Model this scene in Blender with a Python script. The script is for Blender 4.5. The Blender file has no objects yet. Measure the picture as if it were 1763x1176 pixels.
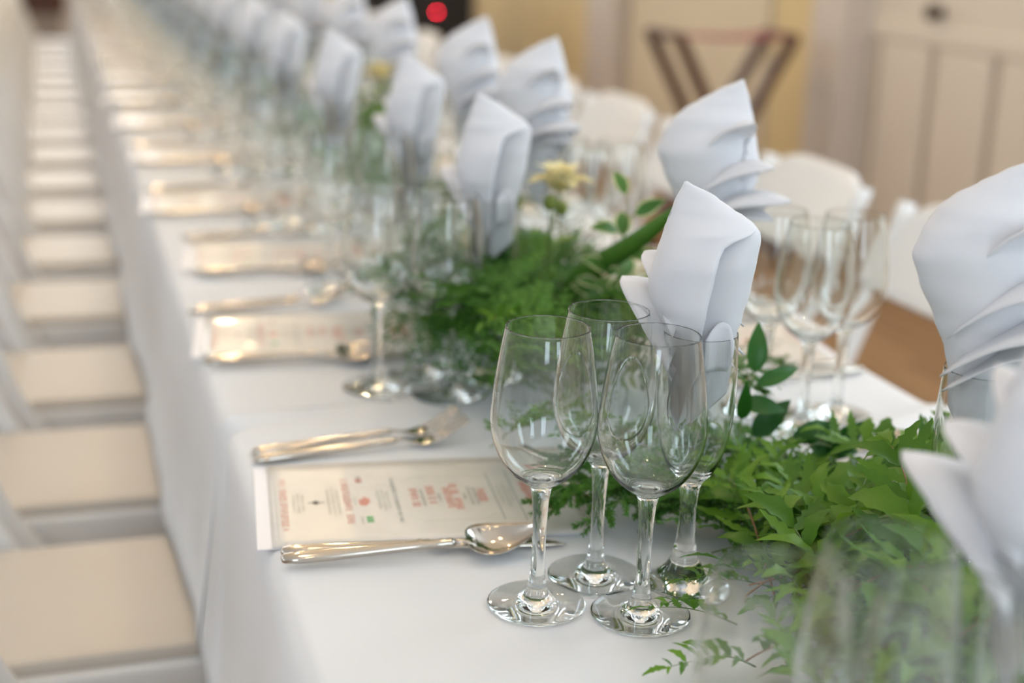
import bpy, bmesh, math, random
from mathutils import Vector, Matrix
random.seed(11)
sc = bpy.context.scene
COL = sc.collection
PI = math.pi

# ------------------------------------------------------------------ camera, light, exposure
cam_d = bpy.data.cameras.new('camera'); cam = bpy.data.objects.new('camera', cam_d); COL.objects.link(cam)
CAM_H, PITCH, YAW, ROLL = 1.265, math.radians(16.5), math.radians(18.1), math.radians(2.0)
fwd = Vector((math.sin(YAW)*math.cos(PITCH), math.cos(YAW)*math.cos(PITCH), -math.sin(PITCH)))
rgt = Vector((math.cos(YAW), -math.sin(YAW), 0)); upv = rgt.cross(fwd)
r2 = math.cos(ROLL)*rgt + math.sin(ROLL)*upv; u2 = -math.sin(ROLL)*rgt + math.cos(ROLL)*upv
M3 = Matrix((r2, u2, -fwd)).transposed()
cam.matrix_world = Matrix.Translation((0, 0, CAM_H)) @ M3.to_4x4()
cam_d.sensor_width = 36.0; cam_d.lens = 49.9; cam_d.clip_start = 0.02; cam_d.clip_end = 100
cam_d.dof.use_dof = True; cam_d.dof.focus_distance = 1.09; cam_d.dof.aperture_fstop = 2.7
sc.camera = cam
sc.view_settings.view_transform = 'Standard'; sc.view_settings.look = 'None'
sc.view_settings.exposure = 0.0; sc.view_settings.gamma = 1.0; sc.view_settings.use_curve_mapping = False
cy = sc.cycles
cy.max_bounces = 13; cy.transmission_bounces = 13; cy.glossy_bounces = 10; cy.diffuse_bounces = 3
cy.use_adaptive_sampling = True; cy.adaptive_threshold = 0.03; cy.transparent_max_bounces = 12; cy.sample_clamp_indirect = 0.0; cy.blur_glossy = 0.3

world = bpy.data.worlds.new('daylight'); sc.world = world; world.use_nodes = True
bg = world.node_tree.nodes['Background']; bg.inputs[0].default_value = (0.80, 0.90, 1.0, 1); bg.inputs[1].default_value = 0.6

def area(name, loc, rot, sx, sy, power, col):
    l = bpy.data.lights.new(name, 'AREA'); l.shape = 'RECTANGLE'; l.size = sx; l.size_y = sy; l.energy = power; l.color = col
    o = bpy.data.objects.new(name, l); COL.objects.link(o); o.location = loc; o.rotation_euler = rot
    return o
COOL = (0.72, 0.86, 1.0)
# daylight through the windows of the room: right wall beside the camera, left wall, far wall
for y in (-2.1, 0.0, 2.1):
    area('window_daylight', (2.96, y, 2.35), (0, PI/2, 0), 2.1, 0.95, 36, COOL)
for y in (0.5, 4.0, 7.5):
    area('window_daylight', (-3.46, y, 2.40), (0, -PI/2, 0), 1.9, 0.95, 25, (0.82, 0.91, 1.0))
for x in (-2.0, 0.2, 2.1):
    area('window_daylight', (x, 14.1, 2.15), (-PI/2, 0, 0), 1.4, 2.3, 44, (1.0, 0.97, 0.92))
for x in (-1.2, 1.2):  # added pair behind the camera, fills the surfaces facing it
    area('window_daylight', (x, -3.53, 2.2), (PI/2, 0, 0), 0.95, 2.2, 37, COOL)

# ------------------------------------------------------------------ materials
def new_mat(name):
    m = bpy.data.materials.new(name); m.use_nodes = True
    return m, m.node_tree, m.node_tree.nodes['Principled BSDF']
def mat(name, col, rough=0.5, metal=0.0, spec=0.5, noise=None, bump=None, sheen=0, coat=0):
    m, nt, b = new_mat(name)
    b.inputs['Base Color'].default_value = (*col, 1); b.inputs['Roughness'].default_value = rough
    b.inputs['Metallic'].default_value = metal; b.inputs['Specular IOR Level'].default_value = spec
    b.inputs['Sheen Weight'].default_value = sheen; b.inputs['Coat Weight'].default_value = coat
    tc = nt.nodes.new('ShaderNodeTexCoord')
    if noise:
        sc_, amt = noise
        n = nt.nodes.new('ShaderNodeTexNoise'); n.inputs['Scale'].default_value = sc_; n.inputs['Detail'].default_value = 4
        nt.links.new(tc.outputs['Object'], n.inputs['Vector'])
        r = nt.nodes.new('ShaderNodeValToRGB'); e = r.color_ramp.elements
        e[0].position = 0.3; e[1].position = 0.7
        e[0].color = (*[max(0, c*(1-amt)) for c in col], 1); e[1].color = (*[min(1, c*(1+amt)) for c in col], 1)
        nt.links.new(n.outputs['Fac'], r.inputs[0]); nt.links.new(r.outputs[0], b.inputs['Base Color'])
    if bump:
        sc_, st = bump
        n = nt.nodes.new('ShaderNodeTexNoise'); n.inputs['Scale'].default_value = sc_; n.inputs['Detail'].default_value = 3
        nt.links.new(tc.outputs['Object'], n.inputs['Vector'])
        bp = nt.nodes.new('ShaderNodeBump'); bp.inputs['Strength'].default_value = st; bp.inputs['Distance'].default_value = 0.002
        nt.links.new(n.outputs['Fac'], bp.inputs['Height']); nt.links.new(bp.outputs[0], b.inputs['Normal'])
    return m
def leaf_mat(name, col, col2, trans=0.35, rough=0.42, edge=None):
    m, nt, b = new_mat(name)
    tc = nt.nodes.new('ShaderNodeTexCoord'); oi = nt.nodes.new('ShaderNodeObjectInfo')
    n = nt.nodes.new('ShaderNodeTexNoise'); n.inputs['Scale'].default_value = 60; nt.links.new(tc.outputs['Object'], n.inputs['Vector'])
    ad = nt.nodes.new('ShaderNodeMath'); ad.operation = 'MULTIPLY_ADD'; ad.inputs[1].default_value = 0.45
    nt.links.new(n.outputs['Fac'], ad.inputs[0]); 
    sb = nt.nodes.new('ShaderNodeMath'); sb.operation = 'MULTIPLY_ADD'; sb.inputs[1].default_value = 0.8; sb.inputs[2].default_value = -0.15
    nt.links.new(oi.outputs['Random'], sb.inputs[0]); nt.links.new(sb.outputs[0], ad.inputs[2])
    mx = nt.nodes.new('ShaderNodeMix'); mx.data_type = 'RGBA'
    mx.inputs['A'].default_value = (*col, 1); mx.inputs['B'].default_value = (*col2, 1)
    nt.links.new(ad.outputs[0], mx.inputs['Factor'])
    out = mx.outputs['Result']
    if edge:
        at = nt.nodes.new('ShaderNodeAttribute'); at.attribute_name = 'rim'
        rp = nt.nodes.new('ShaderNodeValToRGB'); rp.color_ramp.elements[0].position = 0.62; rp.color_ramp.elements[1].position = 0.78
        nt.links.new(at.outputs['Fac'], rp.inputs[0])
        m2 = nt.nodes.new('ShaderNodeMix'); m2.data_type = 'RGBA'; m2.inputs['B'].default_value = (*edge, 1)
        nt.links.new(rp.outputs[0], m2.inputs['Factor']); nt.links.new(out, m2.inputs['A']); out = m2.outputs['Result']
    nt.links.new(out, b.inputs['Base Color']); b.inputs['Roughness'].default_value = rough; b.inputs['Specular IOR Level'].default_value = 0.32
    tr = nt.nodes.new('ShaderNodeBsdfTranslucent'); nt.links.new(out, tr.inputs['Color'])
    ms = nt.nodes.new('ShaderNodeMixShader'); ms.inputs[0].default_value = trans
    nt.links.new(b.outputs[0], ms.inputs[1]); nt.links.new(tr.outputs[0], ms.inputs[2])
    nt.links.new(ms.outputs[0], nt.nodes['Material Output'].inputs['Surface'])
    return m
def glass_mat():
    m = bpy.data.materials.new('clear_glass'); m.use_nodes = True; nt = m.node_tree; nt.nodes.remove(nt.nodes['Principled BSDF'])
    g = nt.nodes.new('ShaderNodeBsdfGlass'); g.inputs['Color'].default_value = (0.985, 0.992, 0.988, 1); g.inputs['Roughness'].default_value = 0; g.inputs['IOR'].default_value = 1.5
    nt.links.new(g.outputs[0], nt.nodes['Material Output'].inputs['Surface']); return m
def cloth_mat(name, col, trans=0.15):
    m, nt, b = new_mat(name)
    b.inputs['Base Color'].default_value = (*col, 1); b.inputs['Roughness'].default_value = 0.75; b.inputs['Sheen Weight'].default_value = 0.2
    b.inputs['Specular IOR Level'].default_value = 0.25
    tc = nt.nodes.new('ShaderNodeTexCoord')
    w = nt.nodes.new('ShaderNodeTexWave'); w.inputs['Scale'].default_value = 700; w.inputs['Distortion'].default_value = 0.4; nt.links.new(tc.outputs['Object'], w.inputs['Vector'])
    bp = nt.nodes.new('ShaderNodeBump'); bp.inputs['Strength'].default_value = 0.04; bp.inputs['Distance'].default_value = 0.001
    nt.links.new(w.outputs['Fac'], bp.inputs['Height']); nt.links.new(bp.outputs[0], b.inputs['Normal'])
    tr = nt.nodes.new('ShaderNodeBsdfTranslucent'); tr.inputs['Color'].default_value = (*col, 1)
    ms = nt.nodes.new('ShaderNodeMixShader'); ms.inputs[0].default_value = trans
    nt.links.new(b.outputs[0], ms.inputs[1]); nt.links.new(tr.outputs[0], ms.inputs[2])
    nt.links.new(ms.outputs[0], nt.nodes['Material Output'].inputs['Surface'])
    return m
def emit(name, col, s):
    m = bpy.data.materials.new(name); m.use_nodes = True; nt = m.node_tree; nt.nodes.remove(nt.nodes['Principled BSDF'])
    e = nt.nodes.new('ShaderNodeEmission'); e.inputs[0].default_value = (*col, 1); e.inputs[1].default_value = s
    nt.links.new(e.outputs[0], nt.nodes['Material Output'].inputs['Surface']); m.cycles.emission_sampling = 'NONE'; return m
def wood_mat(name, c1, c2, scale=6, rough=0.35, planks=False):
    m, nt, b = new_mat(name)
    tc = nt.nodes.new('ShaderNodeTexCoord'); mp = nt.nodes.new('ShaderNodeMapping'); nt.links.new(tc.outputs['Object'], mp.inputs[0])
    mp.inputs['Scale'].default_value = (1, 0.08, 1)
    n = nt.nodes.new('ShaderNodeTexNoise'); n.inputs['Scale'].default_value = scale*6; n.inputs['Detail'].default_value = 5
    nt.links.new(mp.outputs[0], n.inputs['Vector'])
    r = nt.nodes.new('ShaderNodeValToRGB'); r.color_ramp.elements[0].position = .3; r.color_ramp.elements[1].position = .7
    r.color_ramp.elements[0].color = (*c1, 1); r.color_ramp.elements[1].color = (*c2, 1)
    nt.links.new(n.outputs['Fac'], r.inputs[0]); out = r.outputs[0]
    if planks:
        br = nt.nodes.new('ShaderNodeTexBrick'); br.inputs['Scale'].default_value = 1; br.inputs['Brick Width'].default_value = 1.2; br.inputs['Row Height'].default_value = 0.09
        br.inputs['Mortar Size'].default_value = 0.002; br.inputs['Color1'].default_value = (1, 1, 1, 1); br.inputs['Color2'].default_value = (.78, .78, .78, 1); br.inputs['Mortar'].default_value = (.3, .3, .3, 1)
        m3 = nt.nodes.new('ShaderNodeMapping'); m3.inputs['Rotation'].default_value = (0, 0, PI/2); nt.links.new(tc.outputs['Object'], m3.inputs[0]); nt.links.new(m3.outputs[0], br.inputs[0])
        mm = nt.nodes.new('ShaderNodeMix'); mm.data_type = 'RGBA'; mm.blend_type = 'MULTIPLY'; mm.inputs['Factor'].default_value = 1
        nt.links.new(out, mm.inputs['A']); nt.links.new(br.outputs[0], mm.inputs['B']); out = mm.outputs['Result']
    nt.links.new(out, b.inputs['Base Color']); b.inputs['Roughness'].default_value = rough
    return m

GLASS = glass_mat()
CLOTH = cloth_mat('white_tablecloth', (0.80, 0.805, 0.815), 0.08)
NAPKIN = cloth_mat('white_napkin', (0.86, 0.86, 0.885), 0.28)
STEEL = mat('polished_steel', (0.54, 0.50, 0.44), 0.11, 1.0)
CREAM = mat('cream_card', (0.74, 0.69, 0.62), 0.32, spec=0.5, noise=(40, 0.03), coat=0.25)
CARDW = mat('white_card', (0.84, 0.83, 0.86), 0.45)
INK_R = mat('red_ink', (0.62, 0.27, 0.21), 0.5); INK_G = mat('grey_ink', (0.30, 0.33, 0.30), 0.5)
INK_K = mat('black_ink', (0.06, 0.06, 0.06), 0.5); INK_V = mat('green_ink', (0.12, 0.42, 0.14), 0.5); INK_L = mat('pale_ink', (0.52, 0.50, 0.42), 0.5)
CHAIR = mat('white_chair_resin', (0.80, 0.79, 0.77), 0.45, noise=(3, 0.02))
SEATM = mat('ivory_seat_vinyl', (0.58, 0.525, 0.455), 0.38, noise=(5, 0.02))
HINGE = mat('brass_bolt', (0.45, 0.26, 0.10), 0.35, 0.8)
FERN = leaf_mat('fern_green', (0.060, 0.185, 0.016), (0.20, 0.38, 0.035), 0.4)
FERN_D = leaf_mat('deep_fern_green', (0.048, 0.155, 0.026), (0.14, 0.31, 0.045), 0.35)
RUSC = leaf_mat('ruscus_green', (0.012, 0.075, 0.010), (0.030, 0.14, 0.016), 0.18, 0.3)
VARI = leaf_mat('variegated_green', (0.05, 0.16, 0.03), (0.12, 0.27, 0.05), 0.3, 0.4, edge=(0.66, 0.66, 0.36))
STEMM = mat('stem_green', (0.13, 0.20, 0.05), 0.5); STEMR = mat('reddish_stem', (0.27, 0.13, 0.05), 0.5)
PETAL = leaf_mat('cream_petal', (0.86, 0.74, 0.34), (0.93, 0.88, 0.62), 0.35, 0.55)
BUD = leaf_mat('bud_green', (0.16, 0.22, 0.04), (0.25, 0.30, 0.06), 0.15, 0.45)
FLOOR = wood_mat('oak_floor', (0.36, 0.205, 0.095), (0.48, 0.29, 0.145), 5, 0.4, True)
WALLC = mat('cream_wall', (0.76, 0.67, 0.51), 0.7, noise=(2, 0.03)); WALLY = mat('lamplit_wall', (0.76, 0.61, 0.33), 0.7, noise=(2, 0.04))  # the yellow wall tone has warm lamp light painted in
WALLG = mat('grey_white_trim', (0.66, 0.59, 0.53), 0.55, noise=(3, 0.03)); DOORW = mat('door_paint', (0.75, 0.68, 0.59), 0.5, noise=(3, 0.02))
CEIL = mat('ceiling_white', (0.86, 0.86, 0.86), 0.8); WALLW = mat('pale_wall', (0.74, 0.74, 0.74), 0.75); DARKW = wood_mat('dark_wood', (0.055, 0.018, 0.010), (0.12, 0.042, 0.022), 8, 0.35)
SHADEB = mat('groove_shade', (0.46, 0.38, 0.31), 0.6); STRAP = mat('maroon_strap', (0.42, 0.09, 0.13), 0.7); BLACK = mat('black_cabinet', (0.012, 0.011, 0.012), 0.45); KNOBM = mat('dark_knob', (0.10, 0.085, 0.07), 0.3, 0.7)  # groove material is the door colour darkened as painted shade
BULB = emit('warm_bulb', (1.0, .72, .40), 5); LED = emit('red_led', (1.0, 0.02, 0.05), 60); GREYP = mat('grey_plinth', (0.36, 0.33, 0.31), 0.6); FRAMEW = mat('window_paint', (0.75, 0.74, 0.72), 0.5)
TABLEW = mat('table_laminate', (0.35, 0.27, 0.19), 0.5)

# ------------------------------------------------------------------ helpers
def mesh(name, v, f, smooth=True):
    me = bpy.data.meshes.new(name); me.from_pydata([tuple(p) for p in v], [], f); me.update()
    bm = bmesh.new(); bm.from_mesh(me); bmesh.ops.recalc_face_normals(bm, faces=bm.faces); bm.to_mesh(me); bm.free()
    if smooth: me.polygons.foreach_set('use_smooth', [True]*len(me.polygons))
    return me
def raw_mesh(name, v, f, smooth=True):
    me = bpy.data.meshes.new(name); me.from_pydata([tuple(p) for p in v], [], f); me.update()
    if smooth: me.polygons.foreach_set('use_smooth', [True]*len(me.polygons))
    return me
def obj(name, me, m=None, parent=None, loc=(0, 0, 0), rot=(0, 0, 0), scale=(1, 1, 1)):
    o = bpy.data.objects.new(name, me); COL.objects.link(o)
    if m and not me.materials: me.materials.append(m)
    o.parent = parent; o.location = loc; o.rotation_euler = rot; o.scale = scale
    return o
def empty(name, loc=(0, 0, 0), rz=0.0):
    o = bpy.data.objects.new(name, None); COL.objects.link(o); o.location = loc; o.rotation_euler = (0, 0, rz); o.empty_display_size = 0.02
    return o
def tag(o, label, cat, group=None):
    o['label'] = label; o['category'] = cat
    if group: o['group'] = group
    return o
def structure(o): o['kind'] = 'structure'; return o
def copy_tree(o, parent=None):
    c = o.copy(); COL.objects.link(c); c.parent = parent
    for ch in KIDS.get(o.name, ()): copy_tree(ch, c)
    return c
KIDS = {}
def index_kids(o):
    KIDS[o.name] = list(o.children)
    for c in o.children: index_kids(c)
def put(proto, used, loc, rz, label, cat, group, rot=None, scale=None):
    o = proto if not used.get(proto.name) else copy_tree(proto)
    used[proto.name] = True
    o.location = loc; o.rotation_euler = rot if rot else (0, 0, rz)
    if scale: o.scale = scale
    tag(o, label, cat, group)
    return o
USED = {}

def boxv(cx, cy, cz, sx, sy, sz):
    x, y, z = sx/2, sy/2, sz/2
    v = [(cx+a*x, cy+b*y, cz+c*z) for c in (-1, 1) for b in (-1, 1) for a in (-1, 1)]
    f = [(0, 2, 3, 1), (4, 5, 7, 6), (0, 1, 5, 4), (2, 6, 7, 3), (0, 4, 6, 2), (1, 3, 7, 5)]
    return v, f
def boxes(name, lst, bevel=0.0):
    V, F = [], []
    for b in lst:
        v, f = boxv(*b); n = len(V); V += v; F += [tuple(i+n for i in q) for q in f]
    me = raw_mesh(name, V, F, False)
    if bevel:
        bm = bmesh.new(); bm.from_mesh(me)
        bmesh.ops.bevel(bm, geom=bm.edges[:], offset=bevel, segments=2, affect='EDGES', profile=0.6)
        bm.to_mesh(me); bm.free()
    return me
def beam(name, p, q, w, t, bevel=0.003, side=(0, 1, 0)):
    p, q, s = Vector(p), Vector(q), Vector(side); d = (q-p).normalized(); s = (s-d*s.dot(d)).normalized(); n = d.cross(s)
    V = [e + s*a*w/2 + n*b*t/2 for e in (p, q) for a, b in ((-1, -1), (1, -1), (1, 1), (-1, 1))]
    F = [(0, 1, 2, 3), (4, 7, 6, 5), (0, 4, 5, 1), (1, 5, 6, 2), (2, 6, 7, 3), (3, 7, 4, 0)]
    me = mesh(name, V, F, False)
    if bevel:
        bm = bmesh.new(); bm.from_mesh(me); bmesh.ops.bevel(bm, geom=bm.edges[:], offset=bevel, segments=2, affect='EDGES', profile=0.6); bm.to_mesh(me); bm.free()
    return me
def tubev(pts, rad, n=6):
    V, F = [], []
    pts = [Vector(p) for p in pts]
    for i, p in enumerate(pts):
        d = (pts[min(i+1, len(pts)-1)]-pts[max(i-1, 0)]).normalized()
        a = d.orthogonal().normalized() if abs(d.z) > .9 else d.cross(Vector((0, 0, 1))).normalized(); b = d.cross(a)
        r = rad[i] if isinstance(rad, (list, tuple)) else rad
        V += [p + a*r*math.cos(2*PI*k/n) + b*r*math.sin(2*PI*k/n) for k in range(n)]
    for i in range(len(pts)-1):
        for k in range(n):
            F.append((i*n+k, i*n+(k+1) % n, (i+1)*n+(k+1) % n, (i+1)*n+k))
    F.append(tuple(range(n))[::-1]); F.append(tuple((len(pts)-1)*n+k for k in range(n)))
    return V, F
def tube(name, pts, rad, n=6): return mesh(name, *tubev(pts, rad, n))
def sweep(name, st, n=14, p=2.3):
    """stations (x, y, z, half width, half thickness) of a flat bar along x"""
    V, F = [], []
    for x, y, z, hw, ht in st:
        for k in range(n):
            a = 2*PI*k/n; c, s = math.cos(a), math.sin(a)
            V.append((x, y+hw*math.copysign(abs(c)**(2/p), c), z+ht*math.copysign(abs(s)**(2/p), s)))
    for i in range(len(st)-1):
        for k in range(n): F.append((i*n+k, i*n+(k+1) % n, (i+1)*n+(k+1) % n, (i+1)*n+k))
    F.append(tuple(range(n))[::-1]); F.append(tuple((len(st)-1)*n+k for k in range(n)))
    return mesh(name, V, F)
def interp(tab, x):
    if x <= tab[0][0]: return tab[0][1]
    for (a, b), (c, d) in zip(tab, tab[1:]):
        if x <= c:
            t = (x-a)/(c-a); t = t*t*(3-2*t)*0.5+t*0.5; return b+(d-b)*t
    return tab[-1][1]
def catmull(pts, sub):
    out = []
    for i in range(len(pts)-1):
        p0 = pts[max(i-1, 0)]; p1 = pts[i]; p2 = pts[i+1]; p3 = pts[min(i+2, len(pts)-1)]
        for k in range(sub):
            t = k/sub
            out.append(tuple(0.5*((2*b)+(-a+c)*t+(2*a-5*b+4*c-d)*t*t+(-a+3*b-3*c+d)*t**3) for a, b, c, d in zip(p0, p1, p2, p3)))
    out.append(pts[-1]); return out
def lathe(name, prof, n=56, axis_start=False, axis_end=False):
    """open surface of revolution; the profile order gives outward normals (walk up the outside, down the inside)"""
    V, F, rings = [], [], []
    for i, (r, z) in enumerate(prof):
        if (i == 0 and axis_start) or (i == len(prof)-1 and axis_end): V.append((0, 0, z)); rings.append([len(V)-1])
        else:
            rings.append(list(range(len(V), len(V)+n))); V += [(r*math.cos(2*PI*k/n), r*math.sin(2*PI*k/n), z) for k in range(n)]
    for a, b in zip(rings, rings[1:]):
        for k in range(n):
            j = (k+1) % n
            if len(a) == 1: F.append((a[0], b[j], b[k]))
            elif len(b) == 1: F.append((a[k], a[j], b[0]))
            else: F.append((a[k], a[j], b[j], b[k]))
    return raw_mesh(name, V, F)
T = 0.745
ORD = ['first', 'second', 'third', 'fourth', 'fifth', 'sixth', 'seventh', 'eighth', 'ninth', 'tenth', 'eleventh', 'twelfth', 'thirteenth', 'fourteenth', 'fifteenth', 'sixteenth', 'seventeenth', 'eighteenth', 'nineteenth', 'twentieth']

# ------------------------------------------------------------------ the room
structure(obj('floor', boxes('floor', [(-0.25, 5.4, -0.05, 7.1, 18.2, 0.1)]), FLOOR))
structure(obj('ceiling', boxes('ceiling', [(-0.25, 5.4, 3.65, 7.1, 18.2, 0.1)]), CEIL))
def wall_with_holes(name, axis, at, thick, lo, hi, holes, m, z1=3.6):
    """wall in plane axis=at; holes are (a, b, z0, z1) along the other axis"""
    parts = []; cur = lo
    def add(a, b, z0, zt):
        if b-a < 1e-4 or zt-z0 < 1e-4: return
        if axis == 'x': parts.append((at, (a+b)/2, (z0+zt)/2, thick, b-a, zt-z0))
        else: parts.append(((a+b)/2, at, (z0+zt)/2, b-a, thick, zt-z0))
    for a, b, z0, zt in sorted(holes):
        add(cur, a, 0, z1); add(a, b, 0, z0); add(a, b, zt, z1); cur = b
    add(cur, hi, 0, z1)
    return structure(obj(name, boxes(name, parts), m))
win_n = [0]
def window(axis, at, a, b, z0, z1, nv, nh):
    win_n[0] += 1
    w = structure(empty('window_%d' % win_n[0]))
    fr = []
    def add(u0, u1, q0, q1, d=0.07):
        if axis == 'x': fr.append((at, (u0+u1)/2, (q0+q1)/2, d, u1-u0, q1-q0))
        else: fr.append(((u0+u1)/2, at, (q0+q1)/2, u1-u0, d, q1-q0))
    add(a, a+.06, z0, z1); add(b-.06, b, z0, z1); add(a+.06, b-.06, z0, z0+.06); add(a+.06, b-.06, z1-.06, z1)
    obj('window_frame', boxes('window_frame', fr), FRAMEW, w)
    for i in range(1, nv):
        fr = []; u = a+(b-a)*i/nv; add(u-.02, u+.02, z0+.06, z1-.06, .04); obj('mullion', boxes('mullion', fr), FRAMEW, w)
    for i in range(1, nh):
        fr = []; q = z0+(z1-z0)*i/nh; add(a+.06, b-.06, q-.015, q+.015, .03); obj('glazing_bar', boxes('glazing_bar', fr), FRAMEW, w)
rw = [(y-.475, y+.475, 1.3, 3.4) for y in (-2.1, 0.0, 2.1)]
wall_with_holes('wall_right', 'x', 3.02, 0.12, -3.7, 14.5, rw+[(3.62, 4.80, 0.0, 2.25)], WALLC)
for a, b, z0, z1 in rw: window('x', 3.0, a, b, z0, z1, 2, 3)
lw = [(y-.475, y+.475, 1.45, 3.35) for y in (0.5, 4.0, 7.5)]
wall_with_holes('wall_left', 'x', -3.53, 0.12, -3.7, 14.5, lw, WALLW)
for a, b, z0, z1 in lw: window('x', -3.51, a, b, z0, z1, 2, 3)
fw = [(x-.7, x+.7, 1.0, 3.3) for x in (-2.0, 0.2, 2.1)]
wall_with_holes('wall_far', 'y', 14.2, 0.12, -3.47, 2.96, fw, WALLW)
for a, b, z0, z1 in fw: window('y', 14.18, a, b, z0, z1, 2, 3)
added_nw = [(x-.475, x+.475, 1.1, 3.3) for x in (-1.2, 1.2)]  # added window openings for the fill pair behind the camera
wall_with_holes('wall_near', 'y', -3.6, 0.12, -3.47, 2.96, added_nw, WALLW)
for a, b, z0, z1 in added_nw: window('y', -3.58, a, b, z0, z1, 2, 3)
# panelling of the right wall: pilasters, rail, bays tinted ochre for warm lamp light
for i, (a, b, d) in enumerate([(4.84, 5.10, .10), (7.2, 7.62, .10), (10.1, 10.4, .10)]):
    structure(obj('trim_%d' % (i+1), boxes('pilaster', [(2.96-d/2, (a+b)/2, 1.8, d, b-a, 3.6)], .008), WALLG))
for i, (a, b, m) in enumerate([(5.17, 5.52, WALLY), (7.7, 10.05, WALLY), (5.60, 7.15, WALLC)]):
    structure(obj('trim_%d' % (i+4), boxes('bay_panel', [(2.945, (a+b)/2, 1.75, .03, b-a, 3.2)], .006), m))
for i, (a, b) in enumerate([(-3.5, 3.55), (5.10, 7.2), (7.62, 10.1), (10.4, 14.1)]):
    structure(obj('baseboard_right' if i == 0 else 'baseboard_right_%d' % (i+1), boxes('baseboard', [(2.938, (a+b)/2, .07, .044, b-a, .14)], .004), WALLG))
# wide panelled door
d1 = structure(empty('door_1', (2.98, 4.21, 0)))
lf = obj('door_leaf', boxes('door_leaf', [(0, 0, 1.125, .045, 1.175, 2.24)], .003), DOORW, d1)
obj('shade_field', boxes('shade_field', [(-.0235, 0, .50, .004, 1.10, .80)]), SHADEB, lf)  # dark sheet behind the panels, paints in the shade of the grooves
for q0, q1 in ((-.545, -.235), (-.185, .125), (.175, .485), (.535, .56)):
    obj('door_panel', boxes('door_panel', [(-.032, (q0+q1)/2, .50, .024, q1-q0, .78)], .006), DOORW, lf)
obj('lock_rail', boxes('lock_rail', [(-.030, 0, .925, .022, 1.16, .06)], .006), DOORW, lf)
for q0, q1 in ((-.53, -.02), (.02, .53)):
    obj('door_panel', boxes('door_panel', [(-.028, (q0+q1)/2, 1.63, .012, q1-q0, .90)], .006), DOORW, lf)
kb = obj('door_handle', lathe('door_handle', catmull([(.0, .055), (.022, .05), (.03, .035), (.02, .018), (.009, .012), (.009, .0), (.024, -.002)], 4)[::-1], 20), KNOBM, lf)
kb.location = (-.03, .16, 1.01); kb.rotation_euler = (0, -PI/2, 0)
fr = [(2.95, 3.58, 1.15, .1, .08, 2.3), (2.95, 4.82, 1.15, .1, .05, 2.3), (2.95, 4.2, 2.3, .1, 1.3, .1)]
structure(obj('trim_7', boxes('door_casing', fr, .006), WALLG))
structure(obj('trim_8', boxes('dado_rail', [(2.94, 3.3, .905, .04, .48, .05)], .006), WALLG))

# ------------------------------------------------------------------ table and cloths
tb = tag(empty('banquet_table', (0.55, 4.3, 0)), 'long narrow banquet table hidden under white tablecloths', 'table')
obj('tabletop', boxes('tabletop', [(0, 0, T-.045, .70, 10.56, .03)], .004), TABLEW, tb)
for y in (-5.1, -2.6, 0, 2.6, 5.1):
    for x in (-.33, .33): obj('leg', boxes('leg', [(x*.8, y, (T-.06)/2, .045, .045, T-.06)], .004), TABLEW, tb)
def cloth(name, y0, y1, ny, zoff, seed, bulge):
    XL, XR, R = .152, .948, .012
    prof = []   # (x, z, skirt) around the section
    dz = .262
    nS = 12
    for i in range(nS+1): prof.append((XL-.002-R*0-.030*(1-i/nS)**1.3, T-R-dz+dz*i/nS, 1-i/nS, -1))
    for k in range(1, 4): a = PI-PI/2*k/4; prof.append((XL+R+R*math.cos(a), T-R+R*math.sin(a), 0, 0))
    nT = 26
    for i in range(nT+1): prof.append((XL+R+(XR-XL-2*R)*i/nT, T, 0, 0))
    for k in range(1, 4): a = PI/2-PI/2*k/4; prof.append((XR-R+R*math.cos(a), T-R+R*math.sin(a), 0, 0))
    for i in range(nS+1): prof.append((XR+.002+.030*(i/nS)**1.3, T-R-dz*i/nS, i/nS, 1))
    V, F = [], []; n = len(prof); rr = random.Random(seed); ph = [rr.random()*6 for _ in range(5)]
    for j in range(ny+1):
        y = y0+(y1-y0)*j/ny
        for x, z, s, sd in prof:
            wv = .005*math.sin(y*7+ph[0]+sd)+.003*math.sin(y*15+ph[1])+.0015*math.sin(y*31+ph[2])
            dx = sd*s*(wv+.004)
            if bulge:
                g = math.exp(-((y-.92)/.13)**2); dx += sd*(.012*g*math.sin(PI*min(1, s*.9+.08)))*(1 if sd < 0 else 0)
            zz = z + (0.0002*math.sin(y*9+x*7+ph[3])+.0002*math.sin(x*31+y*17+ph[4]))*(1 if s == 0 else 0)
            # pulled fold where the two cloths meet
            if bulge:
                path = 1.43+.16*max(0, x-XL) - .42*s*.26
                amp = .018*math.exp(-((y-path)/.017)**2)*max(0, 1-max(0, x-XL)/.16)*(1 if x < .4 else 0)
                if s > 0 and sd < 0: dx += amp*(1-s*.6)
                elif x < .4: zz -= amp*.6; dx += amp*.8 if x < XL+.02 else 0
                # the same kind of crease on the far right corner
                path = 1.30-.35*(XR-x)
                amp = .012*math.exp(-((y-path)/.022)**2)*max(0, 1-(XR-x)/.22) if x > .7 else 0
                if sd == 0: zz += amp
                zz += .002*math.exp(-((y-.80-.1*x)/.006)**2)*max(0, 1-abs(x-.25)/.13)*(1 if sd == 0 else 0)
            V.append((x+dx, y, zz+zoff))
    for j in range(ny):
        for i in range(n-1): F.append((j*n+i, j*n+i+1, (j+1)*n+i+1, (j+1)*n+i))
    me = mesh(name, V, F)
    return me
c1 = obj('tablecloth', cloth('tablecloth', -1.0, 1.47, 300, .0012, 3, True), CLOTH)
tag(c1, 'white tablecloth over the near end of the long table, under the readable menu card', 'tablecloth', 'tablecloths')
c2 = obj('tablecloth', cloth('tablecloth', 1.462, 9.62, 420, -.0006, 8, False), CLOTH)
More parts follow.
